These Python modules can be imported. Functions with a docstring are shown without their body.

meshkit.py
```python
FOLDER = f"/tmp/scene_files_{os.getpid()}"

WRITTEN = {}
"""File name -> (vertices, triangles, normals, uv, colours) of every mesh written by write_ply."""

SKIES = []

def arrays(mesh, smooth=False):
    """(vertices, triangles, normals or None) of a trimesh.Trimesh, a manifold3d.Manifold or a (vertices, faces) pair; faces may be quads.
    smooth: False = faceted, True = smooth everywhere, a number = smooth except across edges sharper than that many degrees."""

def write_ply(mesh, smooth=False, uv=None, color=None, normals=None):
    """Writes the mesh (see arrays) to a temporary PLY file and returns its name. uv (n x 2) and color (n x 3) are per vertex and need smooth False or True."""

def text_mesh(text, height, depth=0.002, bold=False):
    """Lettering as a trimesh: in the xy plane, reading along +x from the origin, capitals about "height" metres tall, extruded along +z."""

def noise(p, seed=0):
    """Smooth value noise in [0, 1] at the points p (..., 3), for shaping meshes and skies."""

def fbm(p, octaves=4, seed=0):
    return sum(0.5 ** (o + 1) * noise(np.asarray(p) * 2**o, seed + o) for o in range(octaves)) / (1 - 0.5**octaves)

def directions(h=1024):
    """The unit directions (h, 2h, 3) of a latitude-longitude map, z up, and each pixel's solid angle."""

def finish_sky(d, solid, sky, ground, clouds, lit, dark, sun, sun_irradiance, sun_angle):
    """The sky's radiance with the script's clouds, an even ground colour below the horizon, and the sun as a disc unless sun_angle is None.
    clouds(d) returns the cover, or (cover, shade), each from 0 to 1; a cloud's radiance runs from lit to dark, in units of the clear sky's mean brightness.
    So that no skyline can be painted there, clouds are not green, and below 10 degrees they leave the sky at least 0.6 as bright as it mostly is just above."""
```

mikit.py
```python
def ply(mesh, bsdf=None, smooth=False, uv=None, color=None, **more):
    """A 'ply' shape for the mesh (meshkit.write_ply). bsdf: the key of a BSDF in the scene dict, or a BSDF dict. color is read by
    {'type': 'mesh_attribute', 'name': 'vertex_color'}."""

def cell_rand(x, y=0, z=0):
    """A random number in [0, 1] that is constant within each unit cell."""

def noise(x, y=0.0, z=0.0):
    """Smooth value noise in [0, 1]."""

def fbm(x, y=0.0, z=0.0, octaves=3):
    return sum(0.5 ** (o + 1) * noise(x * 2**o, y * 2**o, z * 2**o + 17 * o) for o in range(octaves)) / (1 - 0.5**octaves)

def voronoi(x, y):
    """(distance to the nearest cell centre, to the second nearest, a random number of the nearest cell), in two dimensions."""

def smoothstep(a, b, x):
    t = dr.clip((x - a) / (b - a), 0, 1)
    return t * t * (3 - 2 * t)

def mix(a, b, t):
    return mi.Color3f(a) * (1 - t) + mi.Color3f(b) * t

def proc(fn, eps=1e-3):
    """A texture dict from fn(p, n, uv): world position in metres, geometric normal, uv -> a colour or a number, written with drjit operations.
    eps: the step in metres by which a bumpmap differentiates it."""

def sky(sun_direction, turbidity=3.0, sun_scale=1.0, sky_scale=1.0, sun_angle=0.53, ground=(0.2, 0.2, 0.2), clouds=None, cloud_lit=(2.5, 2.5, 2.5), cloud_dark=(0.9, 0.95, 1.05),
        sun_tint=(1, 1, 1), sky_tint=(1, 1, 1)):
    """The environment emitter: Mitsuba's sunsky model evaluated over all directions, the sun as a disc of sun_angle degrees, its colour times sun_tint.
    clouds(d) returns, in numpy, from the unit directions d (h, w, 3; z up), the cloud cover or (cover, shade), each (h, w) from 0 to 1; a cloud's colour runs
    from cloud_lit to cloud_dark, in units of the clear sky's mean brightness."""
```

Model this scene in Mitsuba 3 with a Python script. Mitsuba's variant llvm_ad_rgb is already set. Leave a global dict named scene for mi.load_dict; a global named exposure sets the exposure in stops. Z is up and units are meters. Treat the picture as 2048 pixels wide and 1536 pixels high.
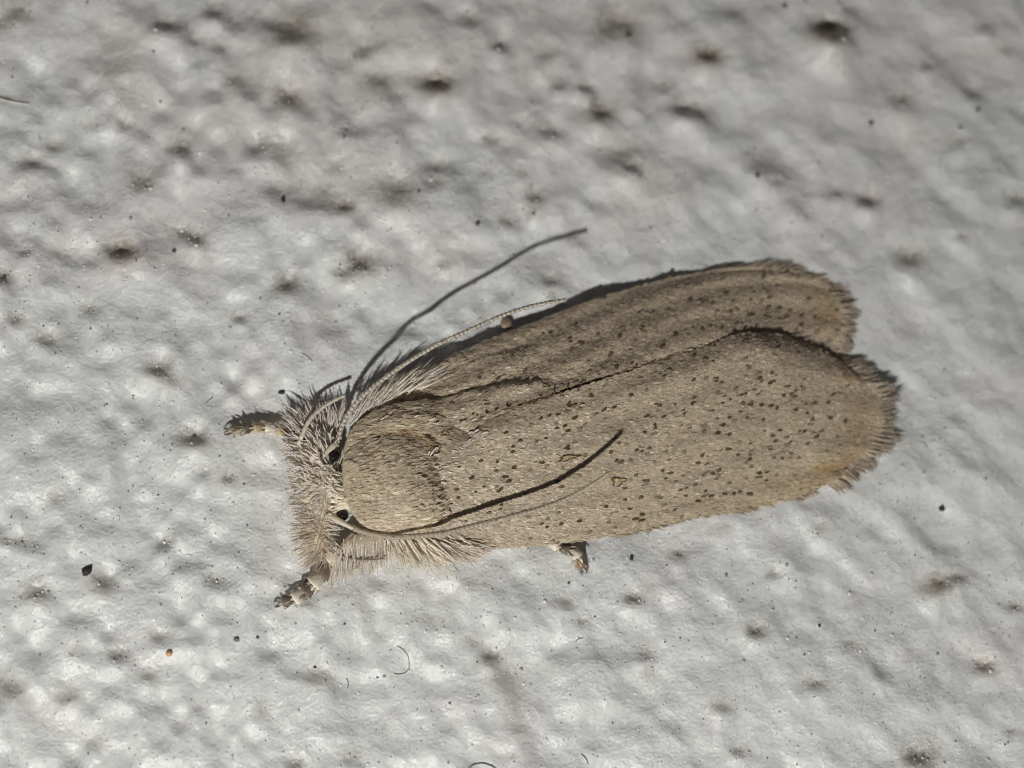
import math, random
import numpy as np, mitsuba as mi, mikit, meshkit
import drjit as dr
from scipy.interpolate import LinearNDInterpolator, PchipInterpolator
from scipy.spatial import cKDTree

# A moth on a rough white wall. One unit here is about a centimetre of the real place (the renderer's ray offset is a tenth of a
# millimetre, as thick as the moth's hairs, so the whole place is built enlarged, evenly in all directions).
# The wall is the plane y = 0 facing -y, z is up.
T = mi.ScalarTransform4f
rng = np.random.default_rng(7)
scene, labels = {}, {}

# ------------------------------------------------------------------ camera, light, exposure
def w3(x, y, h):                       # wall coordinates (right, up, out of the wall) -> world
    return np.stack([np.asarray(x, float), -np.asarray(h, float), np.asarray(y, float)], -1)

D = 4.3
cdir = np.array([-0.12, -0.25, 1.0]); cdir /= np.linalg.norm(cdir)
CAM = cdir * D                         # wall coordinates
FWD = -cdir
RIGHT = np.cross(FWD, [0, 1, 0]); RIGHT /= np.linalg.norm(RIGHT)
UPV = np.cross(RIGHT, FWD)
TX = 1.024 / D

def wall_xy(u, v, h):
    """The wall coordinates of the point that stands h (in thousandths) out of the wall and that the photograph shows at u, v."""
    u, v, h = (np.asarray(a, float) for a in (u, v, h))
    d = FWD + ((u - 1024) / 1024 * TX)[..., None] * RIGHT + ((768 - v) / 1024 * TX)[..., None] * UPV
    t = (h / 1000 - CAM[2]) / d[..., 2]
    return CAM + d * t[..., None]

def W(p):
    p = np.asarray(p, float)
    q = wall_xy(p[..., 0], p[..., 1], p[..., 2])
    return w3(q[..., 0], q[..., 1], q[..., 2])

focus = wall_xy(np.array(770.0), np.array(1010.0), np.array(55.0))
scene['camera'] = dict(type='thinlens', fov=math.degrees(2 * math.atan(TX)), fov_axis='x', near_clip=0.05, far_clip=100.0,
    aperture_radius=0.062, focus_distance=float(np.dot(focus - CAM, FWD)),
    to_world=T().look_at(origin=w3(*CAM).tolist(), target=[0, 0, 0], up=[0, 0, 1]))
LAMP = np.array([-1.25, -3.7, 3.9])    # the lamp below the moth, in front of the wall
scene['lamp'] = dict(type='disk', to_world=T().look_at(origin=w3(*LAMP).tolist(), target=[0.0, 0, 0.0], up=[0, 0, 1]).scale(0.075),
    bsdf={'type': 'diffuse', 'reflectance': {'type': 'rgb', 'value': [0.8, 0.8, 0.8]}},
    emitter={'type': 'area', 'radiance': {'type': 'rgb', 'value': [3970, 3930, 3790]}})
labels['lamp'] = {'label': 'small round white lamp lighting the wall and the moth from below', 'category': 'lamp'}
scene['night'] = dict(type='constant', radiance={'type': 'rgb', 'value': [0.045, 0.043, 0.043]})
exposure = 0.0

# ------------------------------------------------------------------ materials
def tex_color(): return {'type': 'mesh_attribute', 'name': 'vertex_color'}
def mat(name, rough, spec, sheen=0.0):
    scene[name] = {'type': 'twosided', 'b': {'type': 'principled', 'base_color': tex_color(), 'roughness': rough, 'specular': spec, 'sheen': sheen}}
def grain(p, n, uv):
    return 0.0016 * mikit.fbm(p.x * 70, p.y * 70, p.z * 70, octaves=2) + 0.0009 * mikit.noise(p.x * 240, p.y * 240, p.z * 240)
scene['m_wall'] = {'type': 'twosided', 'b': {'type': 'bumpmap', 'arbitrary': mikit.proc(grain, eps=6e-4), 'scale': 1.0,
    'bsdf': {'type': 'principled', 'base_color': tex_color(), 'roughness': 0.42, 'specular': 0.42}}}
mat('m_scale', 0.42, 0.45)
scene['m_hair'] = {'type': 'blendbsdf', 'weight': 0.45, 'a': {'type': 'principledthin', 'base_color': tex_color(), 'roughness': 0.4, 'diff_trans': 0.7, 'spec_trans': 0.0},
    'b': {'type': 'twosided', 'b': {'type': 'principled', 'base_color': tex_color(), 'roughness': 0.32, 'specular': 0.6}}}
mat('m_grit', 0.6, 0.3)
mat('m_eye', 0.12, 0.6)
mat('m_glossy', 0.15, 0.7)

def add(key, v, f, bsdf, color, smooth=True, px=True, **lab):
    """One shape of the scene; v in photograph pixels and thousandths out of the wall (px) or in world coordinates."""
    v, f = np.asarray(v, float), np.asarray(f, int)
    if f.shape[1] == 4:
        f = np.vstack([f[:, [0, 1, 2]], f[:, [0, 2, 3]]])
    if px:
        v, f = W(v), f[:, ::-1]
    c = np.broadcast_to(np.asarray(color, float), v.shape)
    k = key; n = 0
    while k in scene:
        n += 1; k = f'{key}_{n:03d}'
    scene[k] = mikit.ply((v, f), bsdf, smooth=smooth, color=np.clip(c, 0.005, 0.95))
    if lab: labels[k] = lab
    return k

# ------------------------------------------------------------------ shape helpers (all in pixels u, v and height h)
def spline(pts, n):
    pts = np.asarray(pts, float)
    d = np.r_[0, np.cumsum(np.linalg.norm(np.diff(pts, axis=0), axis=1))]; d /= d[-1]
    f = PchipInterpolator(d, pts)
    # even steps along the curve
    x = np.linspace(0, 1, 400); q = f(x)
    a = np.r_[0, np.cumsum(np.linalg.norm(np.diff(q, axis=0), axis=1))]; a /= a[-1]
    return f(np.interp(np.linspace(0, 1, n), a, x))

def coons(bottom, top, left, right, ns, nt):
    b, t_, l, r = spline(bottom, ns), spline(top, ns), spline(left, nt), spline(right, nt)
    s, t = np.linspace(0, 1, ns)[:, None, None], np.linspace(0, 1, nt)[None, :, None]
    c00, c10, c01, c11 = b[0], b[-1], t_[0], t_[-1]
    return (1 - t) * b[:, None] + t * t_[:, None] + (1 - s) * l[None] + s * r[None] - ((1 - s) * (1 - t) * c00 + s * (1 - t) * c10 + (1 - s) * t * c01 + s * t * c11)

def grid_faces(ns, nt, flip=False):
    i = np.arange(ns * nt).reshape(ns, nt)
    a = np.stack([i[:-1, :-1], i[1:, :-1], i[1:, 1:], i[:-1, 1:]], -1).reshape(-1, 4)
    return a[:, ::-1] if flip else a

def sheet(g, thick):
    """A closed thin sheet from a grid of points (ns, nt, 3)."""
    ns, nt = g.shape[:2]
    lo = g.copy(); lo[..., 2] -= thick
    n = ns * nt
    v = np.vstack([g.reshape(-1, 3), lo.reshape(-1, 3)])
    i = np.arange(n).reshape(ns, nt)
    ring = np.r_[i[:, 0], i[-1, 1:], i[-2::-1, -1], i[0, -2:0:-1]]
    nx = np.roll(ring, -1)
    side = np.stack([ring, nx, nx + n, ring + n], 1)
    up = grid_faces(ns, nt)
    return v, np.vstack([up, up[:, ::-1] + n, side[:, ::-1]])

def fbm2(u, v, scale, seed=0, oct=3):
    p = np.stack([np.asarray(u, float) / scale, np.asarray(v, float) / scale, np.full(np.shape(u), seed * 7.3)], -1)
    return meshkit.fbm(p, oct, seed) - 0.5

def tube(path, rad, sides=10, closed=True):
    path, rad = np.asarray(path, float), np.asarray(rad, float)
    if rad.ndim == 0: rad = np.full(len(path), float(rad))
    tan = np.gradient(path, axis=0); tan /= np.linalg.norm(tan, axis=1, keepdims=True) + 1e-9
    ref = np.where(np.abs(tan[:, 2:3]) < 0.9, [[0, 0, 1.0]], [[1.0, 0, 0]])
    a = np.cross(tan, ref); a /= np.linalg.norm(a, axis=1, keepdims=True)
    b = np.cross(a, tan)
    th = np.arange(sides) * 2 * np.pi / sides
    r2 = rad if rad.ndim == 2 else np.stack([rad, rad], 1)
    v = path[:, None] + r2[:, None, :1] * np.cos(th)[None, :, None] * a[:, None] + r2[:, None, 1:] * np.sin(th)[None, :, None] * b[:, None]
    n = len(path)
    f = [[i * sides + j, i * sides + (j + 1) % sides, (i + 1) * sides + (j + 1) % sides, (i + 1) * sides + j] for i in range(n - 1) for j in range(sides)]
    f = np.array(f); f = np.vstack([f[:, [0, 1, 2]], f[:, [0, 2, 3]]])
    v = v.reshape(-1, 3)
    if closed:
        v = np.vstack([v, path[0], path[-1]]); k = n * sides
        caps = [[k, (j + 1) % sides, j] for j in range(sides)] + [[k + 1, (n - 1) * sides + j, (n - 1) * sides + (j + 1) % sides] for j in range(sides)]
        f = np.vstack([f, caps])
    return v, f[:, ::-1]

def hairs(root, direction, length, rad, bend=None, K=5, taper=0.12, wob=0.06, clump=0.5, per=7):
    """Many tapered three-sided hairs as one mesh: root (n,3), direction (n,3), length (n,), rad (n,), bend (n,3) pulls the tip."""
    root, direction = np.asarray(root, float), np.asarray(direction, float)
    n = len(root); length = np.broadcast_to(length, n); rad = np.broadcast_to(rad, n)
    d = direction / np.linalg.norm(direction, axis=1, keepdims=True)
    bend = np.zeros((n, 3)) if bend is None else np.broadcast_to(bend, (n, 3))
    bend = bend + rng.normal(0, wob, (n, 3)) * length[:, None]
    if clump and n > 40:                                   # neighbouring tips stick together
        lead = rng.choice(n, max(3, n // per), replace=False)
        near_ = lead[cKDTree(root[lead] + 9 * d[lead]).query(root + 9 * d)[1]]
        tip = root + d * length[:, None] + bend
        bend = bend + clump * (tip[near_] - tip) * rng.uniform(.3, 1, (n, 1))
    s = np.linspace(0, 1, K)
    c = root[:, None] + d[:, None] * (length[:, None] * s)[..., None] + bend[:, None] * (s ** 2)[None, :, None]
    t = np.gradient(c, axis=1); t /= np.linalg.norm(t, axis=2, keepdims=True) + 1e-9
    ref = np.array([-0.1, 0.35, 0.93]) + rng.normal(0, .22, (n, 1, 3)); a = np.cross(t, ref)      # flat hair-scales, broad side outwards; a /= np.linalg.norm(a, axis=2, keepdims=True) + 1e-9
    b = np.cross(a, t) * .4
    prof = np.interp(s, [0, 0.25, 0.7, 1], [0.75, 1.0, 0.62, taper])
    r = rad[:, None] * prof
    th = np.arange(3) * 2 * np.pi / 3
    v = c[:, :, None] + r[:, :, None, None] * (np.cos(th)[None, None, :, None] * a[:, :, None] + np.sin(th)[None, None, :, None] * b[:, :, None])
    base = []
    for i in range(K - 1):
        for j in range(3):
            p, q = i * 3 + j, i * 3 + (j + 1) % 3
            base += [[p, q, q + 3], [p, q + 3, p + 3]]
    base = np.array(base)[:, ::-1]
    f = (base[None] + (np.arange(n) * K * 3)[:, None, None]).reshape(-1, 3)
    return v.reshape(-1, 3), f, np.repeat(np.arange(n), K * 3), np.tile(np.repeat(s, 3), n)

def hair_part(key, root, direction, length, rad, col, tip=None, bend=None, K=5, vary=0.16, bsdf='m_hair', **lab):
    v, f, who, s = hairs(root, direction, length, rad, bend, K)
    n = len(root)
    c = np.broadcast_to(np.asarray(col, float), (n, 3)) * (1 + rng.normal(0, vary, (n, 1)))
    tipc = c if tip is None else np.broadcast_to(np.asarray(tip, float), (n, 3)) * (1 + rng.normal(0, vary, (n, 1)))
    k = s[:, None] ** 1.3
    return add(key, v, f, bsdf, np.clip(c[who] * (1 - k) + tipc[who] * k, 0.02, 0.95), **lab)

def flakes(pos, axis, normal, L, Wd, lift=0.14, jit=0.16):
    """Scales: small shield-shaped plates; pos (n,3) root, axis (n,3) along, normal (n,3)."""
    n = len(pos)
    ax = axis / np.linalg.norm(axis, axis=1, keepdims=True)
    no = normal / np.linalg.norm(normal, axis=1, keepdims=True)
    sd = np.cross(no, ax); sd /= np.linalg.norm(sd, axis=1, keepdims=True)
    yaw = rng.normal(0, jit, (n, 1)); roll = rng.normal(0, 0.24, (n, 1)); lf = np.abs(rng.normal(lift, 0.08, (n, 1)))
    ax2 = ax + sd * yaw + no * lf; ax2 /= np.linalg.norm(ax2, axis=1, keepdims=True)
    sd2 = sd - ax * yaw + no * roll; sd2 /= np.linalg.norm(sd2, axis=1, keepdims=True)
    L, Wd = np.broadcast_to(L, n)[:, None], np.broadcast_to(Wd, n)[:, None]
    prof = [(0, -.28, 0), (0, .28, 0), (.6, -.5, .02), (.6, .5, .02), (1, -.26, -.03), (1, .26, -.03)]
    v = np.stack([pos + ax2 * L * x + sd2 * Wd * y + no * L * z for x, y, z in prof], 1)
    base = np.array([[0, 2, 3], [0, 3, 1], [2, 4, 5], [2, 5, 3]])
    f = (base[None] + (np.arange(n) * 6)[:, None, None]).reshape(-1, 3)
    return v.reshape(-1, 3), f, np.repeat(np.arange(n), 6)

def sample_grid(g, n, gen=rng):
    """n random points on a grid surface, evenly by area: (position, tangent along s, normal, s, t)."""
    ns, nt = g.shape[:2]
    e1, e2 = g[1:, :-1] - g[:-1, :-1], g[:-1, 1:] - g[:-1, :-1]
    nr = np.cross(e1, e2); ar = np.linalg.norm(nr, axis=2)
    i = gen.choice(ar.size, n, p=(ar / ar.sum()).ravel())
    a, b = np.unravel_index(i, ar.shape)
    x, y = gen.random((n, 1)), gen.random((n, 1))
    p = g[a, b] * (1 - x) * (1 - y) + g[a + 1, b] * x * (1 - y) + g[a, b + 1] * (1 - x) * y + g[a + 1, b + 1] * x * y
    no = nr[a, b] / (ar[a, b][:, None] + 1e-9)
    no = np.where(no[:, 2:] < 0, -no, no)
    return p, e1[a, b], no, (a + x[:, 0]) / (ns - 1), (b + y[:, 0]) / (nt - 1)

def dist_signed(u, v, line):
    """Distance below (positive) or above (negative) a polyline running left to right, and how far inside its ends (0..1)."""
    line = np.asarray(line, float)
    y = np.interp(u, line[:, 0], line[:, 1])
    inside = np.clip(np.minimum(u - line[0, 0], line[-1, 0] - u) / 40, 0, 1)
    return v - y, inside

def ledge(u, v, line, amp, reach=60, soft=2.0, wob=5, seed=1):
    """A fold: the surface just below the line stands amp higher and sinks back over the reach."""
    d, ins = dist_signed(u, v + wob * 2 * fbm2(u, v * 0 + seed * 13, 28, seed), line)
    return amp * ins / (1 + np.exp(np.clip(-d / soft, -30, 30))) * np.exp(-np.maximum(d, 0) / reach)

# ------------------------------------------------------------------ the wall
# hollows that hold dirt: (u, v, radius, how deep and dirty, brownness)
PITS = [(30,15,30,.5,.2),(340,45,20,.5,.2),(425,18,16,.6,.2),(385,75,15,.35,0),(442,92,14,.4,0),(585,47,32,.6,.7),(225,137,25,.3,0),(575,185,24,.65,.3),(480,155,25,.4,0),
(495,180,20,.25,0),(190,243,16,.35,0),(248,242,12,.5,0),(108,285,14,.5,0),(65,315,16,.6,.1),(358,287,20,.55,.1),(520,285,20,.45,0),(570,300,22,.4,0),(665,330,16,.5,0),(285,355,22,.5,.2),
(555,390,20,.4,0),(180,405,15,.3,0),(370,455,13,.6,.3),(390,472,14,.5,.3),(245,492,23,.85,.8),(120,500,20,.4,0),(650,400,22,.4,0),(50,503,10,.4,0),
(940,35,18,.45,0),(730,97,14,.55,.1),(690,120,16,.4,.2),(760,150,26,.4,.3),(875,165,21,1.,.5),(997,85,12,.55,0),(1095,95,20,.4,.1),(1230,35,30,.65,.5),(1118,168,12,.55,.1),(1170,172,12,.6,.2),
(1200,218,22,.75,.5),(982,275,12,.5,0),(1088,260,14,.4,0),(872,328,18,.5,0),(690,260,10,.4,0),(800,370,28,.5,.4),(870,365,16,.5,.1),(970,342,12,.4,0),(1043,345,12,.4,0),(1070,388,15,.65,.2),
(1063,420,10,.5,.1),(1013,440,13,.6,0),(690,410,14,.7,.3),(1245,300,30,.5,.2),(1262,335,15,.6,.1),(1325,165,14,.4,0),(1365,215,16,.5,.2),(718,520,26,.75,.3),
(1415,105,18,.9,1),(1655,52,23,1.05,1),(1652,90,20,.5,.6),(1470,20,14,.4,0),(1700,15,14,.4,0),(1800,195,18,.55,.1),(1855,130,10,.5,0),(1970,50,14,.4,0),(2015,95,10,.4,0),(1950,180,16,.45,0),
(1370,205,20,.5,.2),(1400,222,25,.4,.2),(1520,320,20,.4,.1),(1735,395,15,.75,.2),(1670,385,12,.5,.1),(1915,280,16,.4,0),(2035,395,14,.5,0),(1820,508,22,.65,.4),(1920,475,10,.45,0),(1555,365,10,.4,0),
(5,553,16,.7,.2),(32,637,12,.6,.2),(95,670,16,.5,.2),(575,563,20,.75,.3),(480,632,10,.65,.1),(320,733,17,.65,.9),(345,755,14,.3,.9),(390,868,20,.5,.7),(457,953,12,.7,.1),(410,945,10,.4,0),(110,990,15,.5,.2),
(175,610,14,.3,0),(690,540,14,.5,0),(1100,560,14,.5,.1),(1105,590,12,.45,.1),(885,525,10,.45,0),
(10,1078,10,.5,.1),(75,1180,18,.6,.3),(330,1080,14,.5,0),(320,1270,14,.5,.1),(235,1305,16,.5,0),(150,1300,14,.35,0),(300,1345,16,.4,.2),(130,1390,18,.4,.1),(640,1345,18,.45,.4),(15,1365,20,.4,.9),
(520,1420,14,.35,0),(597,1525,12,.55,.5),(190,1480,16,.3,0),(205,1155,18,.45,1),(40,1075,12,.35,0),(430,1160,12,.3,0),
(985,1307,15,.6,.9),(1008,1340,24,.35,.7),(1265,1192,12,.75,.2),(1135,1200,14,.4,0),(1160,1240,10,.4,0),(1355,1103,14,.5,.3),(1290,1305,14,.45,.1),(1300,1345,12,.4,.1),(700,1515,16,.35,.1),(940,1280,14,.3,0),
(1640,1055,14,.45,0),(1545,1145,11,.5,.1),(1510,1258,14,.75,.2),(1630,1365,14,.55,.1),(1878,1160,20,.7,.8),(1915,1150,12,.65,.5),(1970,1328,14,.75,.6),(1834,1508,20,.75,.7),(1440,1410,14,.5,.1),(2030,1210,10,.65,.1),
(2020,1460,12,.4,0),(1700,1285,12,.4,.1),(1855,1485,14,.4,.3),(1760,1340,14,.3,0),(1475,1500,10,.4,.4)]

MOTH_BOX = [(560, 800), (760, 720), (1480, 520), (1720, 560), (1800, 800), (1700, 980), (1180, 1130), (760, 1150), (600, 1230), (450, 860)]
def wall_height(u, v):
    """Height of the wall's relief in thousandths at photograph position u, v."""
    a = 0.72                                    # the trowelled ripples run down to the right
    p, q = u * math.cos(a) + v * math.sin(a), -u * math.sin(a) + v * math.cos(a)
    mix = np.clip((u - 700) / 900, 0, 1)
    h = 34 * fbm2(u, v, 150, 3, 2) + 45 * fbm2(u, v, 72, 5, 2) * (1 - 0.5 * mix) + 24 * fbm2(p / 2.3, q, 56, 9, 2) * (0.3 + 0.7 * mix)
    h = h + 5 * fbm2(u, v, 25, 12, 2) + 1.2 * fbm2(u, v, 8, 15, 2)
    dirt, brown, pink = np.zeros(np.shape(u)), np.zeros(np.shape(u)), 0
    for (x, y, r, k, b) in PITS:
        r = r * 1.25; k = k * (.5 + .5 * k)
        m = (np.abs(u - x) < 4.5 * r) & (np.abs(v - y) < 4.5 * r)
        if not m.any(): continue
        U, V = u[m] - x, v[m] - y
        wob = 1 + 0.9 * fbm2(u[m], v[m], 14, 21, 2)
        R = np.hypot(U, V * 1.25) / r
        h[m] += k * r * 1.3 * (0.85 * np.exp(-((U / (1.5 * r)) ** 2 + ((V - 1.5 * r) / (1.15 * r)) ** 2)) - 0.62 * np.exp(-(R * 1.15) ** 2 * wob))
        ring = np.exp(-(R * 1.05) ** 2 * wob) * k
        speck = np.clip(1.9 * meshkit.fbm(np.stack([u[m] / 6, v[m] / 6, U * 0 + x], -1), 2) - 0.42, 0, 1)
        dirt[m] = np.maximum(dirt[m], ring * (0.32 + 0.8 * speck))
        brown[m] = np.maximum(brown[m], 1.1 * k * b * np.exp(-((U / (1.2 * r)) ** 2 + ((V - .75 * r) / (.8 * r)) ** 2) * wob) * (.55 + .7 * speck))
    return h, dirt, brown

step = 3.4
gu, gv = np.meshgrid(np.arange(-330, 2400, step), np.arange(-430, 1830, step), indexing='ij')
hh, dirt, brown = wall_height(gu, gv)
tree = cKDTree(spline([(640, 950), (800, 930), (1200, 850), (1650, 760)], 60))
dm = tree.query(np.stack([gu.ravel(), gv.ravel()], 1))[0].reshape(gu.shape)
calm = np.clip((dm - 120) / 130, 0.25, 1)
hh = np.where(hh > 0, hh * calm, hh) + np.random.default_rng(17).normal(0, .26, hh.shape)     # the paint's fine grit
base = np.array([0.735, 0.74, 0.725])
warm = np.clip(fbm2(gu, gv, 130, 31, 3) * 2.4 + np.clip((620 - gv) / 1300, -.2, .4) - 0.02, 0, 1)[..., None]
wc = base * (1 - warm) + np.array([0.73, 0.695, 0.675]) * warm
wc = wc * (1 + 0.10 * fbm2(gu, gv, 9, 41, 2)[..., None])
wc = wc * np.exp(-dirt[..., None] * np.array([1.2, 1.34, 1.52])) * (1 - brown[..., None] * np.array([0.22, 0.38, 0.5]))
gw = np.stack([gu, gv, hh], -1)
# relief is laid out along the wall's own plane and stands straight out of it
q0 = wall_xy(gu, gv, np.zeros_like(gu))
add('wall', w3(q0[..., 0], q0[..., 1], hh / 1000).reshape(-1, 3), grid_faces(*gu.shape, flip=True), 'm_wall', wc.reshape(-1, 3), px=False,
    kind='structure', label='rough white plastered wall with dirty hollows')
def wall_h(u, v):
    i = int(round((u + 330) / step)); j = int(round((v + 430) / step))
    return float(hh[i, j])

# ------------------------------------------------------------------ the moth: wings, thorax, tegulae
MOTH = 'moth'
labels[MOTH] = {'label': 'beige moth with dark dots on its folded wings resting on the white wall', 'category': 'moth'}
def part(name): return f'{MOTH}__{name}'

NEAR = coons([(770, 1075), (880, 1088), (1000, 1096), (1100, 1089), (1200, 1076), (1330, 1048), (1400, 1034), (1500, 1016), (1600, 992), (1655, 968)],
             [(900, 850), (935, 866), (980, 842), (1100, 795), (1200, 762), (1330, 721), (1420, 690), (1480, 668), (1540, 666), (1600, 680), (1665, 716)],
             [(770, 1075), (800, 1000), (850, 920), (900, 850)],
             [(1655, 968), (1702, 937), (1737, 900), (1762, 852), (1764, 812), (1726, 757), (1665, 716)], 300, 110)
FAR = coons([(740, 900), (860, 930), (1000, 880), (1200, 800), (1400, 745), (1500, 730), (1640, 740)],
            [(775, 758), (840, 738), (905, 710), (1000, 671), (1100, 632), (1200, 595), (1300, 567), (1400, 546), (1480, 536), (1560, 540)],
            [(740, 900), (750, 850), (765, 800), (775, 758)],
            [(1640, 740), (1675, 700), (1690, 655), (1680, 610), (1640, 566), (1560, 540)], 300, 110)
def st(ns, nt): return np.meshgrid(np.linspace(0, 1, ns), np.linspace(0, 1, nt), indexing='ij')

CRACK = [(790, 823), (831, 809), (867, 800), (904, 793), (936, 785), (953, 779), (1002, 771), (1051, 769), (1087, 760), (1110, 764)]
FOLD = [(745, 812), (790, 796), (831, 775), (880, 753), (929, 729), (977, 712), (1010, 705), (1080, 690)]
FOLD_B = [(830, 793), (870, 784), (905, 772), (940, 763), (960, 760)]
FOLD_C = [(1120, 724), (1260, 680), (1420, 640), (1560, 620)]
def near_height(s, t, u, v):
    ridge = np.interp(s, [0, .3, .6, .8, .92, 1], [98, 120, 106, 84, 48, 27])
    edge = np.interp(s, [0, .2, .35, .6, .85, 1], [58, 50, 45, 34, 20, 13])
    h = edge + (ridge - edge) * np.sin(np.clip(t, 0, 1) * np.pi / 2) ** 0.95
    h += 10 * np.exp(-((s - .80) / .10) ** 2 - ((t - .86) / .10) ** 2)          # hump at the inner margin near the tip
    h += 2.8 * np.sin(t * 30 + 2 * np.sin(s * 5)) * np.clip(s * 2, .2, 1) + 10 * fbm2(u * .35, v, 40, 51, 2) + 3 * fbm2(u * .5, v, 11, 52, 2)
    roll = np.clip((s - .42) / .2, 0, 1); e_ = np.clip((t - .82) / .18, 0, 1)
    h -= 8 * np.clip((t - .88) / .12, 0, 1) ** 1.6 * (1 - roll) + 18 * roll * e_ ** 1.6     # the inner edge rolls down on the other wing
    h -= 9 * np.exp(-(s / .07) ** 2) * np.clip((t - .45) / .5, 0, 1)              # the wing's root sinks into the body
    h -= 4 * (1 - np.clip(t / .04, 0, 1))
    return h
s_, t_ = st(300, 110)
near = np.dstack([NEAR, near_height(s_, t_, NEAR[..., 0], NEAR[..., 1])])

def dome(outline, centre, h_edge, h_top, power=2.0, nr=60, na=150, tiltu=0.0, tiltv=0.0):
    o = spline(list(outline) + [outline[0]], na)
    r = np.linspace(0, 1, nr)[:, None, None]
    g = np.asarray(centre, float) + r * (o[None] - np.asarray(centre, float))
    rr = np.broadcast_to(r[..., 0], (nr, na))
    h = h_edge + (h_top - h_edge) * (1 - rr ** power) + tiltu * (g[..., 0] - centre[0]) + tiltv * (g[..., 1] - centre[1])
    return np.dstack([g, h])
THORAX_LINE = [(684, 925), (700, 898), (738, 870), (775, 860), (806, 858), (840, 868), (866, 893), (880, 925), (893, 962), (905, 1000), (895, 1030), (850, 1050), (790, 1056), (745, 1058), (716, 1042), (697, 1010), (685, 965)]
thorax = dome(THORAX_LINE, (785, 965), 100, 138, 2.4)
thorax[..., 2] += 3 * fbm2(thorax[..., 0] * .4, thorax[..., 1], 9, 61, 2) - 18 * np.clip((thorax[..., 0] - 800) / 110, 0, 1) ** 1.3
tegula = dome([(684, 915), (696, 872), (722, 838), (752, 820), (800, 806), (850, 801), (905, 800), (935, 812), (928, 850), (905, 880), (860, 905), (780, 930), (720, 945)], (800, 860), 88, 111, 2.2)
tegula[..., 2] += 3 * fbm2(tegula[..., 0] * .35, tegula[..., 1], 9, 62, 2) + ledge(tegula[..., 0], tegula[..., 1], [(730, 850), (790, 832), (850, 828), (905, 835)], 4, 40, seed=8)
tegula2 = dome([(716, 1040), (745, 1030), (790, 1026), (835, 1018), (880, 1016), (900, 1030), (880, 1050), (830, 1060), (770, 1072), (730, 1062)], (800, 1042), 74, 100, 2.0)

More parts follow.
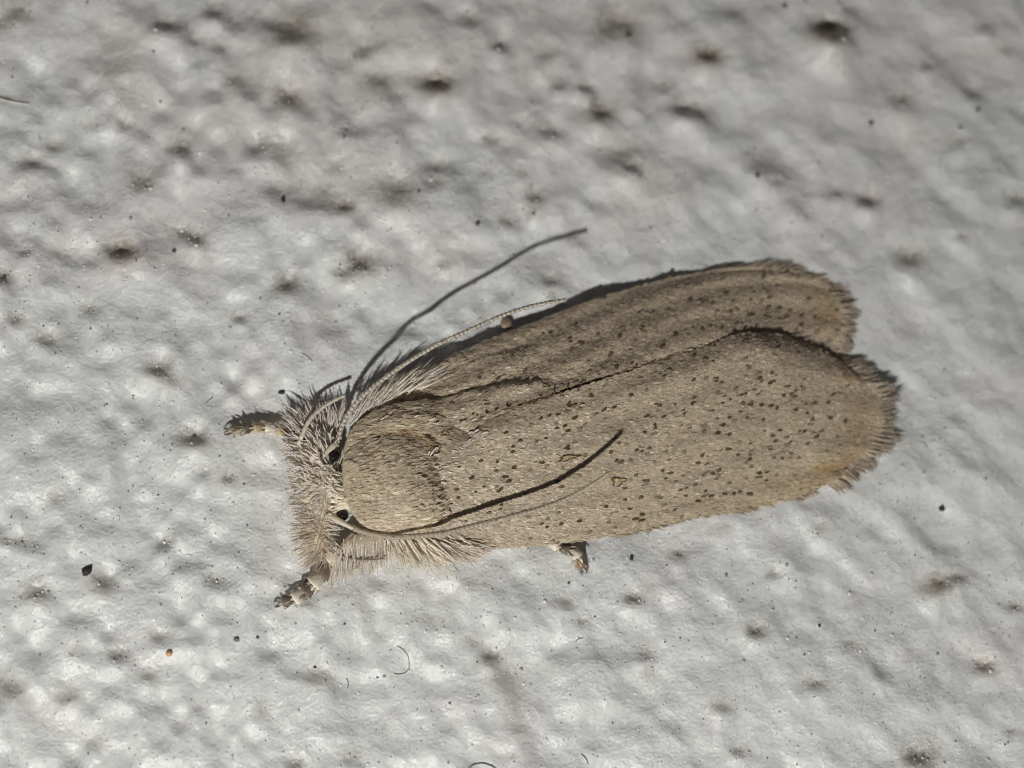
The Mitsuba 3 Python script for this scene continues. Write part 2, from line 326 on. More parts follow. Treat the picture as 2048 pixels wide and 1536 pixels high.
def cap_under(g, top, rear, gap):
    """Presses the grid g under the surface top wherever that covers it, up to the column rear."""
    f = LinearNDInterpolator(top.reshape(-1, 3)[::3, :2] + rng.normal(0, 1e-3, (len(top.reshape(-1, 3)[::3]), 2)), top.reshape(-1, 3)[::3, 2])
    z = f(g[..., 0], g[..., 1])
    ins = ~np.isnan(z)
    if rear: ins &= g[..., 0] < rear
    g[..., 2] = np.where(ins, np.minimum(g[..., 2], np.nan_to_num(z, nan=1e9) - gap), g[..., 2])

cap_under(near, thorax, 862, 7)
cap_under(near, tegula, 880, 5)
u, v = FAR[..., 0], FAR[..., 1]
ridge = np.interp(s_, [0, .3, .6, .8, .92, 1], [88, 114, 98, 58, 30, 15])
edge = np.interp(s_, [0, .2, .35, .6, .8, 1], [36, 34, 30, 24, 13, 8])
hf = edge + (ridge - edge) * (1 - np.clip((t_ - .22) / .78, 0, 1) ** 1.05)
hf += 2.4 * np.sin(t_ * 27 + 2 * np.sin(s_ * 6)) + 10 * fbm2(u * .35, v, 40, 71, 2) + 3 * fbm2(u * .5, v, 11, 72, 2)
hf += ledge(u, v, CRACK, 13, 50, 1.6, 4, 2) + ledge(u, v, FOLD, 7, 40, 2, 5, 3) + ledge(u, v, FOLD_B, 4, 20, 2, 4, 4) + ledge(u, v, FOLD_C, 3, 40, 5, 6, 5)
far = np.dstack([FAR, hf])
cap_under(far, near, None, 2.6)
cap_under(far, thorax, 862, 9)
cap_under(far, tegula, 880, 6)
cap_under(tegula, thorax, None, 8)
tegula[..., 2] -= 26 * np.clip((tegula[..., 0] - 845) / 80, 0, 1) ** 1.3      # the plates' rear ends sink into the wings' scales
thorax[..., 2] -= 12 * np.clip((thorax[..., 0] - 850) / 50, 0, 1)
cap_under(tegula2, thorax, None, 6)

BUFF = np.array([0.49, 0.403, 0.29])
def wing_tint(s, t, u, v):
    """Ground colour of the wing's scales: a rusty margin with ochre blotches, as on the moth itself."""
    n = len(np.ravel(u))
    c = np.repeat(BUFF[None], n, 0)
    rust = np.zeros(n); ochre = np.zeros(n); grey = np.zeros(n)
    for x, y, rx, ry, k in ((1700, 745, 32, 24, .55), (1715, 855, 30, 60, .5), (1690, 920, 30, 30, .6), (1660, 945, 30, 22, .5), (1640, 590, 40, 30, .3), (1660, 640, 30, 30, .3)):
        rust = np.maximum(rust, k * np.exp(-((u - x) / rx) ** 2 - ((v - y) / ry) ** 2))
    for x, y, rx, ry, k in ((1645, 938, 34, 16, .55), (1650, 620, 26, 40, .28), (1600, 975, 80, 18, .35), (1500, 1005, 120, 10, .2)):
        ochre = np.maximum(ochre, k * np.exp(-((u - x) / rx) ** 2 - ((v - y) / ry) ** 2))
    for x, y, rx, ry, k in ((1520, 668, 90, 26, .6), (1600, 690, 70, 24, .5), (1230, 640, 160, 26, .35)):
        grey = np.maximum(grey, k * np.exp(-((u - x) / rx) ** 2 - ((v - y) / ry) ** 2))
    mot = 1 + 0.5 * fbm2(u, v, 70, 81, 3) * 0.5
    c = c * mot[:, None]
    c = c * (1 - rust[:, None] * np.array([.3, .5, .66])) * (1 - ochre[:, None] * np.array([.08, .26, .62])) * (1 - grey[:, None] * np.array([.36, .4, .34]))
    return c

BARE = [(1136, 915, 22, 6.5, -.22), (1237, 962, 16, 9.5, -.1), (1094, 769, 12, 4, -.15)]
def wing(key, g, thick, n, seed, L=(9.0, 1.8), Wd=(3.8, .7), keep=None, **lab):
    vv, ff = sheet(g, thick)
    gs, gt = st(*g.shape[:2])
    c = wing_tint(gs.ravel(), gt.ravel(), g[..., 0].ravel(), g[..., 1].ravel()) * 0.86
    add(key, vv, ff, 'm_scale', np.vstack([c, c * .8]), **lab)
    gen = np.random.default_rng(seed)
    p, ax, no, s, t = sample_grid(g, n, gen)
    far_ = np.ones(n, bool)
    for x, y, lx, ly, an in BARE:                    # the rubbed places have lost their scales
        q = p[:, :2] + 4 * ax[:, :2] / np.linalg.norm(ax[:, :2], axis=1, keepdims=True) - (x, y)
        far_ &= ((q[:, 0] * math.cos(an) + q[:, 1] * math.sin(an)) / (lx + 3)) ** 2 + ((-q[:, 0] * math.sin(an) + q[:, 1] * math.cos(an)) / (ly + 2)) ** 2 > 1
    p, ax, no, s, t = (a[far_] for a in (p, ax, no, s, t)); n = len(p)
    tone = 1 + gen.normal(0, .065, (n, 1)) + 0.32 * fbm2(p[:, 0] * .4, p[:, 1], 9, 91, 2)[:, None]
    c = wing_tint(s, t, p[:, 0], p[:, 1]) * np.clip(tone, .5, 1.5)
    pale = gen.random((n, 1)) < .04
    c = np.where(pale, c * 1.35, c)
    front = np.clip((1050 - p[:, 0]) / 250, 0, 1)
    vv, ff, who = flakes(p + no * .4, ax, no, gen.normal(*L, n).clip(5) * (1 + .6 * front), gen.normal(*Wd, n).clip(2.5) * (1 - .12 * front), lift=.06)
    k = add(key + '__scales', vv, ff, 'm_scale', c[who], smooth=False)
    labels[k] = {'kind': 'stuff', 'label': 'overlapping fine beige scales'}
    return key

wing(part('forewing'), near, 2, 25000, 11)
wing(part('forewing_001'), far, 3, 20000, 12, label='shaded forewing tucked under the other with a dark fold')

def shield(key, g, thick, n, seed, axis=(1, -.12, 0), L=(17, 4), Wd=(3.8, .7), tint=(1, 1, 1), **lab):
    """A domed plate with long scales that all lie towards the tail."""
    vv, ff = sheet(g, thick)
    add(key, vv, ff, 'm_scale', BUFF * .86 * np.asarray(tint), **lab)
    gen = np.random.default_rng(seed)
    p, ax, no, s, t = sample_grid(g, n, gen)
    a = np.repeat(np.asarray(axis, float)[None], n, 0)
    a = a - no * (a * no).sum(1, keepdims=True)
    c = BUFF * np.asarray(tint) * np.clip(1 + gen.normal(0, .11, (n, 1)) + .6 * fbm2(p[:, 0] * .3, p[:, 1], 8, 95, 2)[:, None], .45, 1.5)
    c = np.where(gen.random((n, 1)) < .05, c * 1.4, c)
    vv, ff, who = flakes(p + no * .4, a, no, gen.normal(*L, n).clip(6), gen.normal(*Wd, n).clip(2), lift=.035)
    k = add(key + '__scales', vv, ff, 'm_scale', c[who], smooth=False)
    labels[k] = {'kind': 'stuff', 'label': 'long beige scales lying towards the tail'}
shield(part('thorax'), thorax, 6, 4600, 21, axis=(1, -.25, 0), tint=(1.2, 1.2, 1.19))
shield(part('tegula'), tegula, 6, 3000, 22, axis=(1, -.1, 0), tint=(1.14, 1.13, 1.1))
shield(part('tegula_001'), tegula2, 6, 1100, 23, axis=(1, -.15, 0), tint=(1.2, 1.2, 1.18))

# dark dots of the wings: little clumps of dark scales
def zoomed(pts, x0, y0, k): return [(x0 + x / k, y0 + y / k) for x, y in pts]
DOTS = zoomed([(795,1005),(790,1035),(835,1020),(605,1010),(590,1050),(530,1090),(540,1115),(485,1060),(415,880),(600,900),(680,880),(735,890),(740,905),(780,920),(950,815),(1105,850),(1130,868),(1025,890),(1030,910),
(1085,915),(1100,905),(1195,940),(1290,940),(1245,965),(985,960),(935,985),(900,995),(1010,990),(1220,990),(1170,1000),(1245,1000),(1495,1000),(195,1000),(365,1055),(25,1090),(90,1075),(410,1135),(350,1185),(355,1210),
(280,1230),(295,1130),(520,1185),(660,1225),(710,1095),(825,1135),(750,1150),(785,1190),(750,1235),(825,1245),(900,1095),(915,1050),(960,1055),(1025,1055),(1090,1065),(1135,1080),(935,1140),(1320,1055),(1380,1045),
(1460,1045),(1255,1095),(1325,1108),(1470,1140),(1355,1155),(1570,1160),(1045,1160),(1140,1215),(1290,1225),(1310,1225),(1415,1225),(1105,1255),(1195,1260),(1380,1265),(1120,1290),(1225,1290),(1325,1310),(1520,1265),
(930,1305),(965,1305),(1090,1335),(820,1340),(835,1338),(1225,1365),(965,1380),(955,1412),(1110,1400),(1165,1400),(880,1380),(655,1380),(680,1440),(625,1430),(275,1325),(320,1335),(275,1360),(240,1345),(75,1355),
(130,1425),(105,1415),(405,1480),(450,1490),(720,1500),(670,1500),(760,1480),(1010,1490),(1065,1490),(935,1525),(1015,1520),
(810,355),(845,398),(715,410),(680,395),(830,455),(750,470),(570,395),(430,460),(245,470),(265,565),(590,570),(705,550),(655,575),(780,575),(875,530),(960,490),(1055,500),(1185,495),(1290,545),(1085,380),(960,380),
(1070,435),(1140,440),(1160,435),(1215,460),(1335,380),(1380,490),(1290,485),(1515,455),(1475,320),(1040,235),(120,620),(65,735),(200,795),(235,800),(105,815),(395,690),(480,615),(600,750)], 1200, 480, 3.2)
DOTS += zoomed([(625,450),(660,460),(640,490),(530,505),(800,525),(720,555),(755,540),(755,580),(700,595),(855,560),(845,590),(890,590),(965,575),(1020,575),(1055,570),(1100,580),(1085,490),(1150,485),(1200,500),(995,515),
(920,490),(900,465),(935,450),(850,470),(505,595),(420,610),(310,650),(445,660),(165,725),(65,745),(600,595),(410,545),(470,720),(510,690),(325,735),(690,665),(335,345),(395,405),(95,325),(35,510),(60,540),(820,620)], 1100, 780, 2.768)
DOTS += zoomed([(690,565),(930,580),(845,655),(760,690),(1490,580),(1590,570),(1530,590),(1570,615),(1730,615),(1685,635),(1800,600),(1300,685),(1420,650),(1365,655),(1465,730),(1490,755),(1405,740),(1605,720),(1535,670),
(1165,825),(1265,830),(1340,805),(1115,865),(1110,900),(1060,770),(1480,875),(1000,1035),(1120,1010),(1045,1070),(1070,1078),(1085,1105),(830,1075),(915,1135),(865,1170),(1030,1150),(1015,1170),(740,1215),(725,1160),
(890,965),(745,1005),(1010,975),(1310,975),(1410,1105),(1435,1140),(1360,1190),(1035,1265),(1030,1295),(945,1320),(1345,1410),(1320,1390),(1445,1395),(1570,1375),(1745,1280),(1885,1230),(1990,1210),(1910,1290),
(1950,1365),(1985,1370),(1770,1385),(1500,140),(1690,100),(1550,40),(1580,160),(1520,210),(1780,235),(1925,300),(1820,320),(1915,520),(1640,525),(1835,120),(1985,60),(1365,105),(1315,95),(1110,260),(880,395),(1190,350),(1005,400)], 700, 640, 3.413)
DOTS = np.array(DOTS)
tree_n, tree_f = cKDTree(near.reshape(-1, 3)[:, :2]), cKDTree(far.reshape(-1, 3)[:, :2])
def on_wing(u, v):
    """Height of the topmost wing at u, v and which wing it is."""
    dn, i = tree_n.query([u, v]); df, j = tree_f.query([u, v])
    if dn < 4: return near.reshape(-1, 3)[i, 2], 0
    return far.reshape(-1, 3)[j, 2], 1
def dots(pts, strength, seed):
    gen = np.random.default_rng(seed)
    sets = {0: [], 1: []}
    for x, y in pts:
        h, w = on_wing(x, y)
        st_ = strength * gen.choice([1.15, 1.0, .8, .55], p=[.5, .28, .14, .08])
        for _ in range(gen.choice([1, 2, 3], p=[.3, .5, .2])):
            sets[w].append((x + gen.normal(0, 1.4) - 4.0, y + gen.normal(0, 1.0), h + 2.2 + gen.random(), st_ * (.85 + .3 * gen.random())))
    return sets
gen = np.random.default_rng(5)
faint = []
while len(faint) < 200:
    g = (near if gen.random() < .6 else far).reshape(-1, 3); q = g[gen.integers(len(g))]
    if q[0] > 930 and q[0] < 1700 and gen.random() < (q[0] - 850) / 700: faint.append((q[0], q[1]))
a, b = dots(DOTS, 1.0, 3), dots(faint, .36, 4)
for w, key in ((0, 'forewing'), (1, 'forewing_001')):
    q = np.array(a[w] + b[w]); n = len(q)
    vv, ff, who = flakes(q[:, :3], np.repeat([[1, -.2, .0]], n, 0), np.repeat([[0, 0, 1.0]], n, 0), gen.normal(8.0, 1.3, n), gen.normal(4.9, .9, n), lift=.03)
    col = np.array([.10, .068, .034]) * q[:, 3:4] + BUFF * .8 * (1 - np.minimum(q[:, 3:4], 1))
    k = add(part(key) + '__dark_scales', vv, ff, 'm_scale', np.clip(col, .03, 1)[who], smooth=False)
    labels[k] = {'kind': 'stuff', 'label': 'scattered dark brown dots'}

# rows of pale scales behind the thorax
gen = np.random.default_rng(8)
rows = []
for line, n in (([(862, 905), (880, 940), (872, 985), (868, 1010)], 18), ([(872, 1000), (895, 1020), (890, 1060), (882, 1085)], 12), ([(835, 945), (838, 985), (834, 1020)], 7), ([(880, 935), (905, 905), (940, 888)], 16), ([(930, 868), (965, 868)], 10), ([(790, 845), (860, 838), (930, 840)], 14), ([(730, 846), (780, 838)], 6)):
    pth = spline(line, 60)
    for _ in range(n):
        x, y = pth[gen.integers(60)] + gen.normal(0, 4.5, 2)
        rows.append((x, y))
rows = np.array(rows)
pool = np.vstack([thorax.reshape(-1, 3), tegula.reshape(-1, 3), tegula2.reshape(-1, 3), near.reshape(-1, 3), far.reshape(-1, 3)])
tr = cKDTree(pool[:, :2])
def top_h(u, v, r=5):
    return max((pool[k, 2] for k in tr.query_ball_point([u, v], r)), default=40.0)
rh = np.array([top_h(*q) for q in rows]); n = len(rows)
vv, ff, who = flakes(np.column_stack([rows, rh + 1.5]), np.column_stack([np.ones(n), gen.normal(-.15, .35, n), np.full(n, .02)]), np.repeat([[0, 0.2, 1.0]], n, 0), gen.normal(13, 3, n).clip(6), gen.normal(4, 1, n).clip(2.2), lift=.1, jit=.3)
k = add(part('thorax__pale_scales'), vv, ff, 'm_scale', (np.array([.60, .51, .42]) * (1 + gen.normal(0, .12, (n, 1))))[who], smooth=False)
labels[k] = {'kind': 'stuff', 'label': 'rows of raised pale scales behind the thorax'}

# two rubbed places where the glossy brown wing shows
def rubbed(cx, cy, lx, ly, ang, seed):
    gen = np.random.default_rng(seed); n = 26
    th = np.linspace(0, 2 * np.pi, n, endpoint=False); r = 1 + .28 * np.sin(th * 3 + seed) + gen.normal(0, .1, n)
    a = np.stack([np.cos(th) * lx * r, np.sin(th) * ly * r], 1); ca, sa = math.cos(ang), math.sin(ang)
    o = np.stack([cx + a[:, 0] * ca - a[:, 1] * sa, cy + a[:, 0] * sa + a[:, 1] * ca], 1)
    h = np.array([on_wing(*q)[0] for q in o])
    vs, cs = [], []
    for k, (f, dz, c) in enumerate(((1.0, -.5, (.20, .15, .09)), (.9, 1.5, (.07, .048, .025)), (.74, 1.2, (.09, .06, .03)), (.6, .9, (.26, .17, .07)), (.34, 1.6, (.62, .48, .28)))):
        vs.append(np.column_stack([(cx, cy) + (o - (cx, cy)) * f, h + dz + gen.normal(0, .7, n)])); cs.append(np.repeat([c], n, 0) * (1 + gen.normal(0, .45, (n, 1))).clip(.3, 2))
    vs.append([[cx, cy, h.mean() + 1.2]]); cs.append([[.3, .22, .13]])
    f = [[k * n + j, k * n + (j + 1) % n, (k + 1) * n + (j + 1) % n] for k in range(4) for j in range(n)] + [[k * n + j, (k + 1) * n + (j + 1) % n, (k + 1) * n + j] for k in range(4) for j in range(n)] + [[4 * n + j, 4 * n + (j + 1) % n, 5 * n] for j in range(n)]
    add(part('forewing__bare_patch'), np.vstack(vs), f, 'm_glossy', np.vstack(cs), smooth=True, label='small glossy brown patch rubbed bare of scales')
for i, q in enumerate(BARE): rubbed(*q, i + 1)

# fringes of the wing tips
def fringe(key, line, n, dirs, L, seed, drop=6, col=(.62, .52, .39), tip=(.60, .52, .42), ramp=1.0):
    gen = np.random.default_rng(seed)
    line = np.asarray(line, float)
    x = np.sort(gen.random(n)); idx = np.linspace(0, 1, len(line))
    root = np.stack([np.interp(x, idx, line[:, k]) for k in range(3)], 1)
    clump = np.round(x * n / 8) / n * 8                                     # the cilia stick together in little bundles
    d = np.stack([np.interp(clump, np.linspace(0, 1, len(dirs)), [q[k] for q in dirs]) for k in range(2)], 1)
    cid = (clump * 997).astype(int) % 97
    off = np.random.default_rng(seed + 1).normal(0, 1, (97, 3))[cid]
    lo = d / np.linalg.norm(d, axis=1, keepdims=True)
    root[:, :2] -= lo * gen.uniform(0, 14, (n, 1)); root[:, 2] += gen.uniform(-3, 3, n)
    dd = np.column_stack([lo + off[:, :2] * .10 + gen.normal(0, .05, (n, 2)), -.13 + off[:, 2] * .05 + gen.normal(0, .05, n)])
    LL = (np.interp(x, [0, .12, 1], [ramp, 1, 1]) * L + off[:, 0] * 7 + gen.normal(0, 6, n)).clip(10)
    k = hair_part(key, root, dd, LL, gen.normal(2.5, .5, n).clip(1.2), col, tip, K=4, vary=.16)
    labels[k] = {'kind': 'stuff', 'label': 'ragged fringe along the wing tip'}
er = near[-1]                                              # outer margin, from the costa up to the inner margin
fringe(part('forewing__fringe'), er, 440, [(.75, .55), (.9, .45), (1, .25), (1, .05), (1, -.15), (.95, -.2), (.9, -.1)], 38, 31)
ei = near[262:, -1]
fringe(part('forewing__inner_fringe'), ei, 70, [(.75, -.45), (.8, -.35), (.95, -.15), (1, .05)], 26, 32, col=(.60, .52, .43), tip=(.58, .51, .45), ramp=.2)
fringe(part('forewing_001__fringe'), np.vstack([far[-1][18:], far[-1:-60:-3, -1]]), 420, [(1, .15), (1, 0.05), (1, -.05), (1, -.1), (.95, -.2), (.9, -.3), (.85, -.3), (.85, -.28), (.85, -.25)], 33, 33)
ec = near[150:285, 0]
fringe(part('forewing__costal_fringe'), ec, 260, [(1, .22)] * 3, 18, 34, col=(.60, .50, .36), tip=(.58, .49, .37))

# ------------------------------------------------------------------ body and head under the scales
def loft(path, ra, rb, n=60, sides=28):
    p = spline(path, n); x = np.linspace(0, 1, n)
    a = np.interp(x, np.linspace(0, 1, len(ra)), ra); b = np.interp(x, np.linspace(0, 1, len(rb)), rb)
    return tube(p, np.stack([a, b], 1), sides)
vv, ff = loft([(700, 960, 44), (800, 960, 46), (950, 930, 44), (1200, 860, 36), (1420, 815, 28)], [55, 92, 95, 80, 66, 48, 8], [26, 36, 34, 28, 24, 18, 5])
add(part('body'), vv, ff, 'm_scale', BUFF * .6)
HC = np.array([640, 955.0, 44])
def ball(c, r, n=22, m=32):
    th, ph = np.meshgrid(np.linspace(0, np.pi, n), np.linspace(0, 2 * np.pi, m, endpoint=False), indexing='ij')
    v = np.stack([np.sin(th) * np.cos(ph), np.sin(th) * np.sin(ph), np.cos(th)], -1).reshape(-1, 3) * np.asarray(r, float) + np.asarray(c, float)
    f = [[i * m + j, i * m + (j + 1) % m, (i + 1) * m + (j + 1) % m, (i + 1) * m + j] for i in range(n - 1) for j in range(m)]
    return v, np.array(f)
vv, ff = ball(HC, (50, 98, 38)); vv[:, :2] += 5 * np.stack([fbm2(vv[:, 0], vv[:, 1], 30, 3), fbm2(vv[:, 0], vv[:, 1], 30, 4)], 1)
add(part('head'), vv, ff, 'm_scale', (.62, .54, .42))
for x, y in ((667, 912), (685, 1029)):
    vv, ff = ball((x, y, 68), (12, 13, 14)); add(part('head__eye'), vv, ff, 'm_eye', (.015, .012, .01))

GREYTIP = (.76, .68, .64)
def surf_roots(n, c, r, gen, low=0.0):
    d = gen.normal(0, 1, (n, 3)); d[:, 2] = np.abs(d[:, 2]) * .9 + low; d /= np.linalg.norm(d, axis=1, keepdims=True)
    return np.asarray(c) + d * np.asarray(r), d
EYES = np.array([[667, 912], [685, 1028]])
def soft(key, root, d, length, rad, col, label='soft beige hairs', **k):
    keep = np.ones(len(root), bool)
    u_ = d / np.linalg.norm(d, axis=1, keepdims=True) * np.asarray(length)[:, None]
    for f in (0, .5, 1):
        q = (root + u_ * f)[:, None, :2] - EYES[None]
        keep &= (np.hypot(q[..., 0], q[..., 1] * 1.2) > 14).all(1)
    a = (root[keep], d[keep], length[keep], rad[keep], col)
    col = np.asarray(col, float); k = dict(k)
    mute = lambda c: np.asarray(c, float) * .92 / np.max(c) * min(1, np.max(c) * 1.06)
    k['tip'] = mute(k['tip']) if k.get('tip') is not None else mute(col)
    a = (*a[:4], mute(col)); k.setdefault('vary', .06)
    kk = hair_part(part(key), *a, **k); labels[kk] = {'kind': 'stuff', 'label': label}
gen = np.random.default_rng(41)
# face: hairs that point forward out of the front of the head
n = 350
ph = gen.uniform(0, 1, n)
root = np.column_stack([np.interp(ph, [0, .3, .6, 1], [604, 590, 602, 618]) + gen.uniform(-4, 30, n), 862 + ph * 178, gen.uniform(26, 74, n)])
d = np.column_stack([-1 + .2 * gen.normal(0, 1, n), (ph - .45) * .9 + gen.normal(0, .3, n), gen.normal(.15, .3, n)])
soft('head__hair', root, d, np.where(gen.random(n) < .12, 52, gen.normal(33, 11, n)).clip(10), gen.normal(2.0, .5, n).clip(.9), (.90, .85, .77), tip=(.86, .81, .77))
# crown: flat hairs that lie backwards and outwards over the top of the head
n = 480
root, dd = surf_roots(n, (645, 952, 44), (40, 84, 40), gen, .3)
d = np.column_stack([.3 * dd[:, 0] - .35, dd[:, 1] * .9, .45 + .2 * gen.normal(0, 1, n)]) + gen.normal(0, .22, (n, 3))
soft('head__crown_hair', root, d, gen.normal(27, 7, n).clip(10), gen.normal(2.6, .5, n).clip(1), (.90, .85, .77), tip=(.90, .85, .78))
# tuft at the upper side of the head, standing up and away
n = 270
root = np.column_stack([gen.uniform(590, 690, n), np.zeros(n), gen.uniform(22, 50, n)])
root[:, 1] = 868 - (root[:, 0] - 590) * .16 + gen.normal(0, 11, n)
k = (root[:, 0] - 590) / 100
d = np.column_stack([-.75 + .95 * k, -1 + .25 * (1 - k), np.full(n, .12)]) + gen.normal(0, .16, (n, 3))
soft('head__side_tuft', root, d, gen.normal(41, 9, n).clip(16), gen.normal(1.9, .5, n).clip(.9), (.88, .82, .74), tip=(.80, .75, .71))
# the collar of pale curled hairs between head and thorax
n = 360
t0 = gen.uniform(0, 1, n)
root = np.column_stack([655 + 30 * t0 + gen.normal(0, 8, n), 940 + 85 * t0 + gen.normal(0, 4, n), 78 + 12 * np.sin(t0 * np.pi) + gen.uniform(-4, 4, n)])
d = np.column_stack([.75 + .2 * gen.normal(0, 1, n), .75 - 1.1 * t0 + .25 * gen.normal(0, 1, n), .1 + .15 * gen.normal(0, 1, n)])
soft('collar', root, d, gen.normal(30, 6, n).clip(12), gen.normal(2.6, .5, n).clip(1), (.94, .86, .73), tip=(.94, .87, .76), bend=(4, -3, -3), label='pale curled hairs between head and thorax')
n = 130
root = np.column_stack([gen.uniform(655, 700, n), gen.uniform(1015, 1030, n), gen.uniform(66, 84, n)])
d = np.column_stack([.9 + .2 * gen.normal(0, 1, n), gen.normal(.0, .25, n), gen.normal(0, .1, n)])
soft('collar_001', root, d, gen.normal(30, 6, n).clip(12), gen.normal(2.4, .5, n).clip(1), (.94, .86, .73), label='pale curled hairs between head and thorax')
# the plump hairy palp at the lower side of the head
vv, ff = loft([(648, 1015, 40), (632, 1050, 42), (632, 1090, 36), (650, 1118, 26)], [10, 22, 24, 18, 8], [10, 18, 20, 16, 8], 30, 18)
add(part('palp'), vv, ff, 'm_scale', (.54, .45, .33))
n = 400
t0 = gen.uniform(0, 1, n); axis = spline([(648, 1008, 46), (636, 1050, 50), (636, 1090, 42), (655, 1120, 28)], 100)[(t0 * 99).astype(int)]
phi = gen.uniform(-.35, np.pi + .5, n)                                    # around the palp, from its right over its top to its left
side = np.column_stack([np.cos(phi), .15 + 0 * phi, np.sin(phi)])
root = axis + side * np.column_stack([np.full(n, 14), np.full(n, 6), np.full(n, 13)])
d = side * [1.0, 1, .7] + np.column_stack([np.full(n, -.35), -.25 + .95 * t0, np.zeros(n)]) + gen.normal(0, .14, (n, 3))
soft('palp__hair', root, d, (46 - 16 * (np.cos(phi) > .3) + gen.normal(0, 7, n)).clip(14), gen.normal(2.0, .5, n).clip(.9), (.92, .84, .72), tip=(.90, .85, .79), label='brownish hairs bristling from the plump palp')
# the two thin stalks at the head
for key, pts, r in (('stalk', [(598, 888, 66), (606, 866, 74), (618, 842, 74), (638, 820, 70), (662, 804, 64), (690, 791, 56)], (4.8, 3.5)), ('stalk_001', [(660, 1103, 44), (684, 1113, 50), (722, 1120, 56), (770, 1117, 60)], (4.5, 1.2))):
    p = spline(pts, 40); x = np.linspace(0, 1, 40)
    vv, ff = tube(p, np.interp(x, [0, 1], r) * (1 + .12 * np.sin(x * 60)), 8)
    add(part(key), vv, ff, 'm_scale', (.74, .66, .54) if key == 'stalk' else (.30, .23, .16), label='thin curved stalk standing up beside the eye' if key == 'stalk' else 'thin dark stalk curving along the foreleg')

# side tufts
def tuft(key, line, dirs, L, n, h, col, tip, seed, spread=.12, rad=1.9, jit=7, bend=None, label='tuft of long straight hairs'):
    gen = np.random.default_rng(seed)
    x = gen.random(n); p = spline(line, 100)[(x * 99).astype(int)] + gen.normal(0, jit, (n, 2))
    root = np.column_stack([p, gen.uniform(h[0], h[1], n)])
    d = np.column_stack([np.interp(x, np.linspace(0, 1, len(dirs)), [q[0] for q in dirs]), np.interp(x, np.linspace(0, 1, len(dirs)), [q[1] for q in dirs]), np.full(n, -.05)]) + gen.normal(0, spread, (n, 3))
    LL = np.interp(x, np.linspace(0, 1, len(L)), L) * (1 + gen.normal(0, .16, n))
    soft(key, root, d, LL.clip(12), gen.normal(rad, .45, n).clip(.9), col, tip=tip, bend=bend, label=label)
tuft('shoulder_tuft', [(705, 848), (740, 815), (790, 786), (850, 762)], [(.45, -.9), (.6, -.75), (.8, -.55), (.95, -.3)], [46, 60, 66, 56], 340, (45, 80), (.90, .84, .75), (.90, .84, .75), 51, label='greyish tuft of long hairs at the wing base')
tuft('breast_tuft', [(775, 1070), (815, 1080), (880, 1086), (940, 1092)], [(.35, 1), (.6, .8), (.9, .5), (1, .2)], [58, 76, 70, 48], 400, (34, 66), (.92, .85, .73), (.92, .87, .79), 52, label='pale fan of long hairs at the wing base')
tuft('leg_fringe', [(672, 1112), (700, 1092), (735, 1082), (768, 1076)], [(-.1, 1), (-.05, 1), (0, 1), (.08, 1)], [54, 58, 54, 56], 380, (30, 58), (.88, .82, .71), (.88, .83, .75), 53, jit=8, label='even fringe of hairs hanging from the foreleg')
vv, ff = loft([(772, 1070, 42), (740, 1078, 44), (700, 1092, 40), (668, 1118, 30)], [14, 20, 20, 12], [10, 14, 14, 9], 30, 16)
add(part('thigh'), vv, ff, 'm_scale', (.50, .42, .31))

# ------------------------------------------------------------------ antennae
def antenna(key, pts, r0, r1, dark, seed, **lab):
    p = spline(pts, 420); x = np.linspace(0, 1, 420)
    ph = x * 62 * 2 * np.pi
    r = np.interp(x, [0, .04, .08, 1], [r0 * 1.15, r0 * 1.15, r0, r1]) * (1 + .13 * np.sin(ph)); r[-6:] *= np.linspace(1, .4, 6)
    vv, ff = tube(p, r, 10)
    band = np.clip(.5 + .9 * np.sin(ph - .9), 0, 1)[:, None]
    c = (np.array([.60, .54, .45]) if dark > .5 else np.array([.47, .39, .29])) * (1 - band * dark) + np.array([.20, .16, .12]) * band * dark
    c = np.repeat(c, 10, 0); c = np.vstack([c, c[0], c[-1]])
    add(part(key), vv, ff, 'm_scale', c, **lab)
    gen = np.random.default_rng(seed); n = 420
    i = gen.integers(10, 415, n); tan = np.gradient(p, axis=0)[i]
    a = gen.uniform(0, 2 * np.pi, n)
    e1 = np.cross(tan, [0, 0, 1.0]); e1 /= np.linalg.norm(e1, axis=1, keepdims=True); e2 = np.cross(e1, tan); e2 /= np.linalg.norm(e2, axis=1, keepdims=True)
    no = e1 * np.cos(a)[:, None] + e2 * np.sin(a)[:, None]
    vv, ff, who = flakes(p[i] + no * r[i][:, None] * .95, tan, no, gen.normal(6, 1, n), gen.normal(2.6, .5, n), lift=.06)
    k = add(part(key) + '__scales', vv, ff, 'm_scale', ((np.array([.60, .54, .46]) if dark > .5 else np.array([.47, .39, .29])) * (1 + gen.normal(0, .2, (n, 1))))[who], smooth=False)
    labels[k] = {'kind': 'stuff', 'label': 'tiny pale scales ringing the antenna'}
antenna('antenna', [(673, 892, 72), (684, 853, 84), (703, 818, 96), (732, 786, 108), (771, 755, 120), (811, 727, 130), (873, 690, 145), (946, 657, 160), (1010, 629, 172), (1068, 611, 186), (1134, 600, 206)], 4.7, 3.7, .55, 61, label='thin ringed antenna held above the wall')
antenna('antenna_001', [(694, 1046, 74), (713, 1058, 80), (752, 1069, 88), (791, 1074, 96), (876, 1068, 112), (949, 1051, 128), (1037, 1029, 146), (1110, 1007, 165), (1169, 978, 188), (1222, 943, 222)], 5.8, 4.6, .25, 62, label='thin pale antenna held above the wing')
